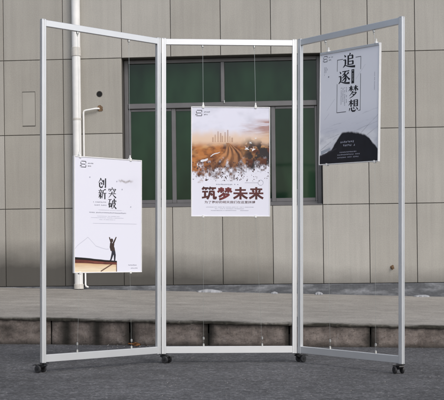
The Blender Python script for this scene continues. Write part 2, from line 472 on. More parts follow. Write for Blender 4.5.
# thin condensate pipe
u0, v0 = W(99, 108.8); u1 = W(84.6, 150)[0]; vbt = vb+.02
cp = empty('drain_pipe', mw=BM @ Matrix.Translation((u1, 0, vbt)))
tag(cp, 'thin white drain pipe bent out of a hole in the wall', 'pipe')
bm = bmesh.new()
h = v0-vbt; dx = u0-u1; r = .011
tube(bm, [(dx, .04, h), (dx, -.02, h), (dx-.012, -.035, h-.001), (dx-.04, -.04, h-.003), (.03, -.04, h-.02), (.008, -.04, h-.026), (0, -.04, h-.045), (0, -.04, .3), (.0, -.04, .03), (.012, -.06, .008), (.04, -.085, .0)], r, 12)
obj('pipe', bm, M['pvc'], cp, smooth=True)
bm = bmesh.new(); pts = []
for k in range(26):
    a = 2*PI*k/26; rr = .030*random.uniform(.80, 1.15)*(1.25 if math.sin(a) < -.4 else 1); pts.append((dx+.012+rr*1.1*math.cos(a), h+.010+rr*math.sin(a)))
prism(bm, pts, 'y', -.006, .01); obj('rust_patch', bm, M['rust'], cp)
# round core hole
hv = wall_empty('wall_hole', 99.5, 94)
tag(hv, 'round black hole drilled in the wall above the thin drain pipe', 'wall hole')
bm = bmesh.new(); tube(bm, [(0, -.003, 0), (0, .03, 0)], .030, 24); obj('sleeve_opening', bm, M['hole'], hv)
bm = bmesh.new()
for k in range(24):
    a, b = 2*PI*k/24, 2*PI*(k+1)/24
    q = [(r_*math.cos(t), y_, r_*math.sin(t)) for t, r_, y_ in ((a, .031, -.005), (b, .031, -.005), (b, .037, -.002), (a, .037, -.002))]
    bm.faces.new([bm.verts.new(p) for p in q])
obj('ring', bm, M['gap'], hv)
# access hatch scored into the left panel
u0, v0 = W(22.5, 126.3); u1, v1 = W(35.2, 91.7)
hs = empty('wall_hatch', mw=BM @ Matrix.Translation((u0, 0, v0)))
tag(hs, 'small flush hatch outlined by dark lines on the left wall panel', 'hatch')
bm = bmesh.new(); du, dvv = u1-u0, v1-v0
box(bm, .006, du-.004, -.0040, .003, .006, dvv-.006, .001); obj('cover', bm, plain('hatch_stone', (.365, .35, .315), .62, 0, .06, 4), hs)
bm = bmesh.new(); box(bm, .002, du, -.0034, .002, -.003, .005); box(bm, .002, du, -.0034, .002, dvv-.005, dvv+.003); box(bm, du-.003, du+.001, -.0030, .002, .006, dvv-.006)
obj('seam', bm, M['gap'], hs)
# rusty stub low on the right
rs = wall_empty('rusty_bolt', 392.3, 267.3)
tag(rs, 'small rusty bolt stub low on the wall near the right post', 'bolt')
bm = bmesh.new(); tube(bm, [(0, .01, 0), (0, -.045, -.004)], .010, 10); obj('shank', bm, M['rust'], rs)
bm = bmesh.new(); tube(bm, [(0, -.012, 0), (0, -.024, 0)], .017, 6); obj('nut', bm, M['rust'], rs)
bm = bmesh.new(); pts = [(.022*math.cos(a)*random.uniform(.8, 1.3), .024*math.sin(a)*random.uniform(.8, 1.3)) for a in [2*PI*k/12 for k in range(12)]]
prism(bm, pts, 'y', -.0035, .004); obj('stain', bm, M['rust'], rs)
# pale scraps lying at the wall foot
for k, (xa, xb, ya, yb, lab) in enumerate(((198, 221.5, 286.8, 291.3, 'long crumpled white scrap at the wall foot behind the middle panel'),
                               (271, 278, 288.3, 292.5, 'small grey-white scrap at the wall foot under the window, left of the right hinge'),
                               (315, 322.5, 288.4, 294.2, 'blocky pale scrap at the wall foot just right of the right hinge'),
                               (413, 428, 292.0, 296.0, 'flat white scrap at the wall foot far right beyond the right post'))):
    xm = (xa+xb)/2; q = Wp(xm, yb)-N_*.10
    bx = back(q.x); q.z = bx.z+(front(q.x).z-bx.z)*.10/(bx-front(q.x)).length
    sc_ = q.y/F; wd = (xb-xa)*sc_; hh = (yb-ya)*sc_*.9
    bm = bmesh.new(); n = 24
    g = [[bm.verts.new(((i/n-.5)*wd*(.8+.4*float(fbm(k*5+j*.9, 3, 2))), (j/4-.5)*.10*(.6+.8*float(fbm(i*.5, k*7, 2))), hh*(.85 if k == 0 else .6)*math.sin(PI*max(.03, i/n*.94+.03))**.5*math.sin(PI*(j/4*.9+.05))**.6*(.75+.3*float(fbm(i*.16+k*9, j*.5, 2))))) for i in range(n+1)] for j in range(5)]
    for r0, r1 in zip(g, g[1:]):
        for i in range(n): bm.faces.new((r0[i], r0[i+1], r1[i+1], r1[i]))
    bo = [v for v in g[0]]+[g[j][n] for j in range(1, 5)]+[g[4][i] for i in range(n-1, -1, -1)]+[g[j][0] for j in range(3, 0, -1)]
    lo_ = [bm.verts.new((v.co.x, v.co.y, -.004)) for v in bo]
    for i in range(len(bo)): bm.faces.new((bo[i], bo[(i+1) % len(bo)], lo_[(i+1) % len(bo)], lo_[i]))
    o = obj('litter_scrap', bm, M['scrap'], None, q, True); o.rotation_euler = (0, 0, -YAW)
    tag(o, lab, 'litter', 'pale scraps at the wall foot')

# ------------------------------------------------------------------ the folding stand
HL = Vector((-.4242, 7.695, 0)); HR = Vector((.5290, 7.746, 0)); EL = Vector((-1.1530, 7.055, 0)); ER = Vector((1.1415, 6.982, 0))
ZB, ZT = .065, 2.270
stand = empty('display_stand', (0.05, 7.6, 0))
tag(stand, 'three-panel folding aluminium display stand on black castors', 'display stand')
def spart(name, bm, mat, par=None, smooth=False):
    """mesh in world coordinates, hung under the stand (or under one of its parts)"""
    o = obj(name, bm, mat, smooth=smooth)
    root = par or stand
    o.parent = root
    off = Vector(stand.location) if par is None else Vector((0, 0, 0))
    if par is None: o.location = -off
    return o
PW, PD = .032, .027
def xf(bm, A, ang):
    bmesh.ops.transform(bm, matrix=Matrix.Translation(A) @ Matrix.Rotation(ang, 4, 'Z'), verts=bm.verts)
PAN = []
for A, B, tag_ in ((EL, HL, 'l'), (HL, HR, 'm'), (HR, ER, 'r')):
    d = B-A; L = d.length; ang = math.atan2(d.y, d.x); PAN.append((A, ang, L))
    g = .0016
    a0 = 0 if tag_ == 'l' else g; b0 = L if tag_ == 'r' else L-g
    for s0, s1 in ((a0, a0+PW), (b0-PW, b0)):
        m = (s0+s1)/2; gw, gd = .0035, .004
        prof = [(s0+.002, 0), (m-gw, 0), (m-gw, gd), (m+gw, gd), (m+gw, 0), (s1-.002, 0), (s1, .002), (s1, PD/2-gw), (s1-gd, PD/2-gw), (s1-gd, PD/2+gw), (s1, PD/2+gw),
                (s1, PD-.002), (s1-.002, PD), (s0+.002, PD), (s0, PD-.002), (s0, PD/2+gw), (s0+gd, PD/2+gw), (s0+gd, PD/2-gw), (s0, PD/2-gw), (s0, .002)]
        bm = bmesh.new(); prism(bm, prof, 'z', ZB, ZT); xf(bm, A, ang); pst = spart('post', bm, M['alu'])
        bm = bmesh.new(); box(bm, s0+.001, s1-.001, .001, PD-.001, ZT+.0005, ZT+.004, .001); xf(bm, A, ang); spart('end_cap', bm, M['alu'], pst)
    for z0, z1 in ((ZT-.042, ZT-.001), (ZB+.002, ZB+.050)):
        gm = (z0+z1)/2
        prof = [(.003, z0), (PD-.003, z0), (PD-.001, z0+.002), (PD-.001, z1-.002), (PD-.003, z1), (PD/2+.004, z1), (PD/2+.004, z1-.003), (PD/2-.004, z1-.003), (PD/2-.004, z1), (.003, z1), (.001, z1-.002), (.001, z0+.002)]
        bm = bmesh.new(); prism(bm, prof, 'x', a0+PW, b0-PW); xf(bm, A, ang); spart('rail', bm, M['alu'])
for H in (HL, HR):
    for zz in (.25, 1.15, 2.10):
        bm = bmesh.new(); tube(bm, [H+Vector((0, .018, zz)), H+Vector((0, .018, zz+.07))], .006, 10); spart('hinge', bm, M['steel'])
def castor(pos, ang):
    x, y = pos
    bm = bmesh.new()
    box(bm, -.022, .022, -.022, .022, .060, .0645, .001); tube(bm, [(0, 0, .059), (0, 0, .045)], .011, 12)
    # hood over the twin wheels, arching to the back
    hood = [(-.012, .056), (.014, .056), (.040, .050), (.056, .034), (.053, .022), (.042, .032), (.028, .034), (.012, .030), (-.004, .040), (-.016, .046)]
    prism(bm, hood, 'y', -.017, .017)
    bmesh.ops.transform(bm, matrix=Matrix.Translation((x, y, 0)) @ Matrix.Rotation(ang, 4, 'Z'), verts=bm.verts)
    b = spart('castor', bm, M['black'])
    for s in (-1, 1):
        bm = bmesh.new()
        tube(bm, [(.030, s*.0185, .0245), (.030, s*.021, .0245), (.030, s*.031, .0245), (.030, s*.0335, .0245)], .024, 20, radii=[.021, .024, .024, .021])
        bmesh.ops.transform(bm, matrix=Matrix.Translation((x, y, 0)) @ Matrix.Rotation(ang, 4, 'Z'), verts=bm.verts)
        spart('wheel', bm, M['rubber'], b)
        bm = bmesh.new(); tube(bm, [(.030, s*.0336, .0245), (.030, s*.0355, .0245)], .008, 12)
        bmesh.ops.transform(bm, matrix=Matrix.Translation((x, y, 0)) @ Matrix.Rotation(ang, 4, 'Z'), verts=bm.verts)
        spart('hub_cap', bm, M['black'], b)
    bm = bmesh.new(); prism(bm, [(.044, .047), (.060, .052), (.082, .046), (.084, .042), (.062, .046), (.048, .040)], 'y', -.015, .015)
    bmesh.ops.transform(bm, matrix=Matrix.Translation((x, y, 0)) @ Matrix.Rotation(ang, 4, 'Z'), verts=bm.verts)
    spart('brake_pedal', bm, M['black'], b)
aL, aM, aR = (p[1] for p in PAN)
for base, ang, ca in ((EL+Vector((.010, .018, 0)), aL, 2.6), (HL+Vector((.012, .014, 0)), aM, -.5), (HR+Vector((.004, .016, 0)), aM, .6), (ER+Vector((-.006, .016, 0)), aR, 1.9)):
    castor((base.x, base.y), ca)

# points inside a panel: px column -> distance along the panel and depth
def on_panel(k, px, py, off=PD/2):
    A, ang, L = PAN[k]; u = Vector((math.cos(ang), math.sin(ang), 0)); n = Vector((-u.y, u.x, 0))
    d = P(px, py, 1.0)-CAMP
    A2 = A+n*off
    t = (A2-CAMP).dot(n)/d.dot(n); q = CAMP+d*t
    return (q-A2).dot(u), q.z
def pt(k, s, z, off=PD/2):
    A, ang, L = PAN[k]; u = Vector((math.cos(ang), math.sin(ang), 0)); n = Vector((-u.y, u.x, 0))
    q = A+u*s+n*off; return Vector((q.x, q.y, z))

# ------------------------------------------------------------------ lettering helpers (poster coordinates: x 0..1 right, y 0..1 down)
HZ = dict(h=(5, 5), v=(13, 12.5), p=(12.5, 3.4), n=(3.6, 13.5), d=(3.6, 13))
ZHU = [('d', (14, 10), (24, 24)), ('h', (6, 42), (25, 42)), ('v', (23, 42), (23, 72)), ('p', (24, 72), (5, 90)), ('n', (20, 76), (48, 91), (97, 92))]
GL = {
'创': [('v', (66, 22), (66, 68)), ('v', (88, 7), (88, 90)), ('h', (88, 90), (76, 84)), ('p', (34, 6), (28, 26), (5, 48)), ('n', (35, 10), (46, 28), (60, 38)), ('h', (20, 48), (46, 48)), ('v', (45, 48), (44, 64)), ('v', (19, 48), (19, 80), (26, 88), (50, 88)), ('p', (52, 88), (56, 70))],
'新': [('d', (26, 5), (32, 16)), ('h', (7, 20), (49, 20)), ('d', (16, 24), (22, 37)), ('p', (41, 23), (34, 38)), ('h', (4, 41), (52, 41)), ('h', (7, 58), (49, 58)), ('v', (28, 41), (28, 92)), ('p', (22, 62), (8, 84)), ('d', (34, 65), (46, 80)), ('p', (90, 7), (60, 19)), ('p', (60, 18), (59, 52), (46, 93)), ('h', (60, 42), (97, 42)), ('v', (80, 42), (80, 96))],
'突': [('d', (46, 2), (53, 14)), ('p', (12, 18), (9, 36)), ('h', (12, 20), (91, 20)), ('p', (92, 19), (82, 34)), ('p', (38, 24), (18, 42)), ('n', (60, 24), (66, 32), (82, 40)), ('h', (7, 60), (93, 60)), ('p', (49, 42), (45, 66), (8, 96)), ('n', (52, 60), (66, 82), (95, 96)), ('d', (64, 44), (76, 55))],
'破': [('h', (3, 14), (43, 14)), ('p', (24, 14), (18, 42), (3, 62)), ('v', (16, 46), (16, 86)), ('h', (16, 48), (38, 48)), ('v', (37, 48), (37, 82)), ('h', (16, 77), (37, 77)), ('h', (54, 24), (95, 24)), ('p', (95, 24), (87, 40)), ('p', (55, 24), (54, 56), (40, 95)), ('v', (74, 5), (74, 48)), ('h', (55, 48), (88, 48)), ('p', (88, 48), (76, 74), (48, 97)), ('n', (60, 54), (72, 78), (98, 96))],
'追': [('p', (60, 3), (52, 17)), ('v', (44, 16), (44, 78)), ('h', (44, 18), (78, 18)), ('v', (77, 18), (77, 40)), ('h', (44, 38), (78, 38)), ('h', (44, 55), (82, 55)), ('v', (80, 55), (80, 78)), ('h', (44, 75), (82, 75))]+ZHU,
'逐': [('h', (35, 12), (92, 12)), ('p', (62, 12), (54, 26), (34, 38)), ('v', (52, 26), (64, 44), (65, 66), (60, 81)), ('h', (60, 81), (50, 76)), ('p', (58, 38), (34, 55)), ('p', (63, 52), (32, 76)), ('p', (88, 22), (66, 38)), ('n', (65, 34), (78, 58), (97, 70))]+ZHU,
'筑': [('p', (19, 1), (6, 22)), ('h', (12, 10), (47, 10)), ('d', (26, 10), (33, 24)), ('p', (62, 1), (51, 22)), ('h', (57, 10), (97, 10)), ('d', (71, 10), (78, 24)), ('h', (5, 38), (44, 38)), ('v', (24, 38), (24, 78)), ('h', (3, 86), (46, 76)), ('p', (56, 36), (54, 68), (38, 97)), ('h', (51, 36), (86, 36)), ('v', (82, 36), (82, 92)), ('h', (78, 92), (98, 92)), ('v', (95, 92), (95, 76)), ('d', (62, 50), (72, 68))],
'未': [('h', (14, 24), (86, 24)), ('h', (3, 50), (97, 50)), ('v', (50, 1), (50, 99)), ('p', (47, 52), (32, 76), (4, 90)), ('n', (53, 52), (68, 76), (96, 90))],
'来': [('h', (10, 18), (90, 18)), ('d', (25, 25), (34, 42)), ('p', (75, 25), (66, 42)), ('h', (3, 50), (97, 50)), ('v', (50, 1), (50, 99)), ('p', (47, 52), (32, 76), (4, 90)), ('n', (53, 52), (68, 76), (96, 90))],
'梦': [('h', (7, 16), (46, 16)), ('v', (28, 3), (28, 47)), ('p', (27, 18), (4, 42)), ('d', (30, 22), (45, 35)), ('h', (53, 16), (95, 16)), ('v', (74, 3), (74, 47)), ('p', (73, 18), (51, 42)), ('n', (76, 18), (97, 42)), ('p', (47, 46), (37, 62), (12, 80)), ('h', (40, 57), (79, 57)), ('p', (81, 57), (62, 82), (14, 99)), ('d', (42, 66), (55, 77))],
'想': [('h', (5, 17), (47, 17)), ('v', (27, 3), (27, 60)), ('p', (26, 19), (3, 48)), ('d', (30, 26), (45, 40)), ('v', (57, 7), (57, 60)), ('h', (57, 9), (90, 9)), ('v', (89, 9), (89, 60)), ('h', (57, 25), (89, 25)), ('h', (57, 41), (89, 41)), ('h', (57, 56), (89, 56)), ('p', (16, 70), (8, 92)), ('v', (32, 66), (33, 87), (41, 95), (66, 95)), ('p', (68, 95), (72, 82)), ('d', (48, 62), (58, 78)), ('d', (78, 66), (92, 86))],
}
class Sheet:
    """flat ink shapes on a poster of size (w,h); local x right, z up from the bottom centre; ink in mm-thin layers in front of the print"""
    def __init__(s, w, h, y): s.w, s.h, s.y = w, h, y; s.bm = bmesh.new(); s.groups = []
    def v(s, x, y):
        return s.bm.verts.new(((x-.5)*s.w, s.y, (1-y)*s.h))
    def poly(s, pts):
        s.y -= 1.2e-6
        vs = [s.v(*p) for p in pts]
        try: s.bm.faces.new(vs)
        except ValueError: pass
    def stroke(s, pts, w0, w1):
        """pts in metres from top-left; variable width"""
        n = len(pts); L = []; R = []
        for i, (x, y) in enumerate(pts):
            a = pts[max(i-1, 0)]; b = pts[min(i+1, n-1)]; dx, dy = b[0]-a[0], b[1]-a[1]; q = math.hypot(dx, dy) or 1
            wd = (w0+(w1-w0)*i/(n-1))/2; nx_, ny_ = -dy/q*wd, dx/q*wd
            L.append((x+nx_, y+ny_)); R.append((x-nx_, y-ny_))
        for i in range(n-1):
            s.poly([(p[0]/s.w, p[1]/s.h) for p in (L[i], L[i+1], R[i+1], R[i])])
    def glyph(s, ch, cx, cy, w, h, bold=0):
        """song-style character centred at (cx,cy) in fractions, w/h in metres"""
        X = lambda p: (cx*s.w+(p[0]-50)/100*w, cy*s.h+(p[1]-50)/100*h)
        k = (w+h)/200
        for st in GL[ch]:
            t, pts = st[0], [X(p) for p in st[1:]]; w0, w1 = HZ[t] if not bold else ((bold*.8,)*2 if t == 'h' else (bold,)*2)
            if len(pts) == 3:                      # smooth the bend
                a, b, c = pts; pts = [((1-q)**2*a[0]+2*q*(1-q)*b[0]+q*q*c[0], (1-q)**2*a[1]+2*q*(1-q)*b[1]+q*q*c[1]) for q in [i/6 for i in range(7)]]
            s.stroke(pts, w0*k, w1*k)
            if not bold and t == 'h' and pts[-1][0]-pts[0][0] > .15*w:
                x, y = pts[-1]; s.poly([(p[0]/s.w, p[1]/s.h) for p in ((x-9*k, y), (x-3*k, y-6*k), (x+2*k, y+1.5*k))])
    def rect(s, x0, y0, x1, y1): s.poly([(x0, y0), (x1, y0), (x1, y1), (x0, y1)])
    def tiny(s, x0, x1, y, h, vert=False, words=True):
        """line of print too small to read: rows of broken little marks; h as fraction of height"""
        hm = h*s.h; gw = hm*1.05
        n = int(((x1-x0)*s.w if not vert else (x1-x0)*s.h)/gw)
        for k in range(n):
            if words and random.random() < .1: continue
            if vert: cx, cy = y*s.w, x0*s.h+(k+.5)*gw
            else: cx, cy = x0*s.w+(k+.5)*gw, y*s.h
            th = gw*.15; a = gw*.44; b = hm*.44
            for q in range(5):
                if random.random() < .45: x_, y_ = random.uniform(-.2, .2)*gw, random.uniform(-.85, .85)*b; e = [(cx-a*random.uniform(.5, .9), cy+y_), (cx+a*random.uniform(.5, .9), cy+y_)]
                elif random.random() < .6: x_ = random.uniform(-.7, .7)*a; e = [(cx+x_, cy-b*random.uniform(.5, 1)), (cx+x_, cy+b*random.uniform(.5, 1))]
                else: e = [(cx+random.uniform(-.2, .3)*a, cy-b*random.uniform(.4, .9)), (cx+random.choice((-1, 1))*a*.8, cy+b*random.uniform(.5, 1))]
                s.stroke(e, th, th*.7)
    def logo(s, x0, y0, x1, y1):
        tx = (x1-x0)*.09; ty = tx*s.w/s.h
        def H(xa, xb, y): s.rect(xa, y-ty/2, xb, y+ty/2)
        def V(x, ya, yb): s.rect(x-tx/2, ya, x+tx/2, yb)
        ym = (y0+y1)/2; xm = (x0+x1)/2
        H(x0+.2*(x1-x0), x1, y0); V(x1, y0, ym-.15*(y1-y0)); V(x0+.12*(x1-x0), y0+.12*(y1-y0), ym); H(x0+.12*(x1-x0), x1-.1*(x1-x0), ym)
        V(x1, ym+.1*(y1-y0), y1); H(x0+.1*(x1-x0), x1, y1); V(x0, ym+.25*(y1-y0), y1-.1*(y1-y0)); H(x0, xm-.2*(x1-x0), ym+.25*(y1-y0))
        g = x1-x0
        s.tiny(x1+.35*g, x1+1.5*g, y0+.3*(y1-y0), (y1-y0)*.22); s.tiny(x1+.35*g, x1+1.15*g, y0+.78*(y1-y0), (y1-y0)*.22)
    def build(s, name, mat, parent):
        if not s.groups: return s.emit(s.bm, name, mat, parent)
        s.bm.free()
        for g in s.groups: s.emit(g, name, mat, parent)
    def cut(s):
        """close one printed piece: the next shapes make a part of their own"""
        s.groups.append(s.bm); s.bm = bmesh.new()
    def emit(s, bm, name, mat, parent):
        me = bpy.data.meshes.new(name)
        bm.normal_update()
        for f in bm.faces:
            if f.normal.y > 0: f.normal_flip()
        bm.to_mesh(me); bm.free(); o = bpy.data.objects.new(name, me); COL.objects.link(o); me.materials.append(mat); o.parent = parent
        o.visible_shadow = True
        return o

def text_mesh(name, body, width, height, cx, cy, w, h, y, mat, parent, bold=0., gap=1.0):
    c = bpy.data.curves.new(name, 'FONT'); c.body = body; c.offset = bold; c.resolution_u = 3; c.space_character = gap
    o = bpy.data.objects.new(name, c); COL.objects.link(o); bpy.context.view_layer.update()
    me = bpy.data.meshes.new_from_object(o.evaluated_get(bpy.context.evaluated_depsgraph_get()))
    bpy.data.objects.remove(o)
    co = np.array([v.co[:] for v in me.vertices]); mn, mx = co.min(0), co.max(0); sp = mx-mn; sp[2] = 1
    for v in me.vertices:
        a = (v.co.x-mn[0])/sp[0]-.5; b = (v.co.y-mn[1])/sp[1]-.5
        v.co = ((cx-.5)*w+a*width, y, (1-cy)*h+b*height)
    me.materials.clear(); me.materials.append(mat)
    o = bpy.data.objects.new(name, me); COL.objects.link(o); o.parent = parent
    return o

def lin(c):
    c = np.asarray(c, float)/255.; return np.where(c <= .04045, c/12.92, ((c+.055)/1.055)**2.4)
def print_sheet(name, w, h, y, fn, parent, nx=230):
    ny = int(nx*h/w)
    X, Y = np.meshgrid(np.linspace(0, 1, nx), np.linspace(0, 1, ny))
    C = fn(X, Y)
    verts = np.stack([(X-.5)*w, np.full_like(X, y), (1-Y)*h], -1).reshape(-1, 3)
    i = np.arange(nx*ny).reshape(ny, nx)
    f = np.stack([i[:-1, :-1], i[1:, :-1], i[1:, 1:], i[:-1, 1:]], -1).reshape(-1, 4)
    me = bpy.data.meshes.new(name); me.from_pydata(verts.tolist(), [], f.tolist())
    at = me.color_attributes.new('print', 'FLOAT_COLOR', 'POINT')
    at.data.foreach_set('color', np.concatenate([C.reshape(-1, 3), np.ones((nx*ny, 1))], 1).ravel())
    me.materials.append(M['print'])
    o = bpy.data.objects.new(name, me); COL.objects.link(o); o.parent = parent
    return o

def mixc(a, b, t): return a*(1-t[..., None])+b*t[..., None]
def sstep(a, b, x): t = np.clip((x-a)/(b-a), 0, 1); return t*t*(3-2*t)
PAPER = np.array([.76, .765, .86])

def art_crane(X, Y):
    C = np.broadcast_to(PAPER, X.shape+(3,)).copy()
    # crane far off: two swept wings
    bx, by = (X-.76)/.125, (Y-.183)/.02
    wing = np.exp(-((by+1.0-1.9*np.abs(bx)**.8*np.where(bx < 0, 1, .8))/.42)**2)*(np.abs(bx) < 1)*(1-np.abs(bx)**3)
    wing = np.maximum(wing*.0, np.exp(-((by-.9+1.7*np.abs(bx)*np.where(np.abs(bx) < .55, 1, .62)-.35*np.abs(bx)**2)/.5)**2)*(np.abs(bx) < 1)*(1-np.abs(bx)**4))
    wing *= .45+.9*fbm(X*60, Y*60, 3)
    C = mixc(C, np.array([.28, .25, .24]), np.clip(wing*.8, 0, 1))
    haze = np.exp(-(((X-.86)/.14)**2+((Y-.2)/.05)**2))*fbm(X*12, Y*20, 4)*.22
    C = mixc(C, np.array([.45, .45, .55]), np.clip(haze, 0, 1))
    # fine mountain line
    xs_ = [.0, .04, .19, .26, .31, .46, .52]; ys_ = [.80, .77, .695, .74, .775, .80, .80]
    line = np.interp(X[0], xs_, ys_); d = np.abs(Y-line[None, :]-.006*(fbm(X*18, Y*0+3, 3)-.5))
    C = mixc(C, np.array([.36, .37, .47]), np.clip(1-d/.0045, 0, 1)*(X < .5)*.7)
    # wooden ledge
    top = .868+(.905-.868)*X/.626+.004*(fbm(X*9, X*0, 2)-.5)
    g = Y-top; th = .046-.016*X/.626; e_ = .0022
    wood = mixc(np.array([.62, .40, .22])*np.ones_like(C), np.array([.80, .68, .50]), np.clip((Y-.92)/.06+.5*(fbm(X*6, Y*60, 3)-.5), 0, 1))
    col = wood*(.86+.25*fbm(X*5, Y*140, 3))[..., None]
    dg = np.abs((Y-.992)+.085*(X-.39)/.23); col = mixc(col, np.array([.13, .06, .04]), sstep(.008, .004, dg)*(X > .38))
    col = mixc(col, np.array([.16, .08, .05]), sstep(.609, .615, X)*(g > .02))
    redc = np.array([.11, .030, .022])*(0.7+.9*fbm(X*20, Y*40, 3))[..., None]
    redc = mixc(redc, redc*1.9+.03, sstep(0, e_, g-th*.62)*sstep(0, e_, th*.80-g)*sstep(.15, .3, X))
    col = mixc(col, redc, sstep(e_, -e_, g-th*1.12)); col = mixc(col, np.array([.010, .007, .007]), sstep(e_, -e_, g-th*.45))
    return mixc(C, col, sstep(-e_, e_, g)*sstep(.628, .624, X))

def art_road(X, Y):
    C = np.broadcast_to(PAPER*np.array([.98, .98, 1.0]), X.shape+(3,)).copy()
    # cloudy sky, greyer at the right, warm near the skyline
    cl = fbm(X*4+3, Y*9, 5)
    C = mixc(C, np.array([.52, .53, .62]), np.clip((cl-.45)*1.6, 0, .55)*sstep(.42, .05, Y))
    pk = sstep(.55, 1.0, X+.25*(fbm(X*7, Y*22, 4)-.5))*sstep(.09, .14, Y)*sstep(.40, .2, Y)*np.clip((fbm(X*3+8, Y*26, 4)-.36)*3.4, 0, 1)
    C = mixc(C, np.array([.36, .17, .13]), np.clip(pk, 0, .85))
    warm = sstep(.19, .30, Y+.05*(fbm(X*8, Y*8, 3)-.5))
    C = mixc(C, np.array([.74, .50, .30]), warm*.8)
    # skyline of towers
    for x0, wd, hh in ((.300, .012, .055), (.335, .015, .085), (.37, .016, .07), (.392, .013, .045), (.428, .017, .078), (.462, .016, .10), (.49, .01, .04), (.27, .02, .03), (.52, .02, .028)):
        t = (np.abs(X-x0) < wd/2) & (Y > .305-hh) & (Y < .32); C = np.where(t[..., None], C*.45+np.array([.30, .15, .10])*.55, C)
    # brown fields
    hor = .305+.02*(fbm(X*10, X*0+2, 3)-.5)
    f = sstep(-.01, .07, Y-hor)
    fld = mixc(np.array([.46, .17, .045])*np.ones_like(C), np.array([.10, .028, .012]), np.clip((fbm(X*9, Y*20, 5)-.40)*3.6+(Y-.42)*1.5+.9*sstep(.45, .8, X)*sstep(.30, .40, Y)+.4*sstep(.5, .85, X), 0, 1))
    fld = mixc(fld, np.array([.62, .33, .13]), np.clip((fbm(X*6+5, Y*30, 4)-.52)*4, 0, .8)*sstep(.55, .32, Y))
    C = mixc(C, fld, f)
    # curving tracks towards the skyline
    dd = np.clip(Y-.325, 0, None)
    cx_ = .455+.085*np.sin(np.clip(dd*15, 0, 3.1))*np.exp(-dd*4)+.10*dd
    wd = .018+1.25*dd
    q = (X-cx_)/np.maximum(wd, 1e-3)
    road = (np.abs(q) < 1)&(Y > .325)
    ruts = .5+.5*np.cos(q*13+1.2*(fbm(X*14, Y*8, 3)-.5)*4)
    rc = mixc(np.array([.52, .24, .10])*np.ones_like(C), np.array([.055, .020, .013]), np.clip(ruts*.85+(fbm(X*30, Y*9, 3)-.5)*.8, 0, 1))
    C = mixc(C, rc, .85*sstep(1.0, .75, np.abs(q))*(Y > .325))
    C = mixc(C, np.array([.06, .016, .010]), .75*sstep(.42, .60, Y+.12*(fbm(X*7+3, Y*7, 4)-.5))*sstep(.06, .25, X))
    # white stream on the left
    brk = fbm(X*26, X*0+6, 3) > .36
    sl = .535-(X-.045)*(.535-.405)/(.36-.045)+.007*np.sin(X*40)
    sm = (np.abs(Y-sl) < .002+.013*np.clip((.36-X)/.3, 0, 1)*(.3+fbm(X*22, X*0, 2)))&(X < .36)&(X > .03)&brk
    C = np.where(sm[..., None], np.array([.74, .74, .78]), C)
    # black ink at the right
    ink = np.clip((fbm(X*15, Y*18, 5)-.46)*11, 0, 1)*sstep(.55, .80, X+.25*(Y-.4))*sstep(.26, .36, Y+.10*(fbm(X*6, Y*6, 3)-.5))
    C = mixc(C, np.array([.020, .018, .020]), ink*.95)
    # ink-wash lower edge breaking up into the white paper
    lim = .575+.12*(fbm(X*5+2, Y*5, 3)-.5)+.05*np.abs(X-.45)-.12*sstep(.48, .95, X)*np.clip((fbm(X*8, Y*8+4, 3)-.35)*3, 0, 1)
    e = fbm(X*22+7, Y*26, 5)
    keep = sstep(.075, -.075, (Y-lim)+(e-.5)*.34)
    C = mixc(PAPER*np.ones_like(C), C, keep)
    rim = np.clip(1-np.abs(keep-.45)/.4, 0, 1)*(e > .44)*(fbm(X*45, Y*45, 3) > .38)*(.35+.65*sstep(.3, .8, X)); C = mixc(C, np.array([.035, .022, .02]), rim*.85)
    sp = (fbm(X*70, Y*80, 2) > .72)&(Y > .5)&(Y < .68); C = np.where(sp[..., None], np.array([.06, .03, .03]), C)
    C = np.where((Y > .70)[..., None], PAPER, C)
    return C

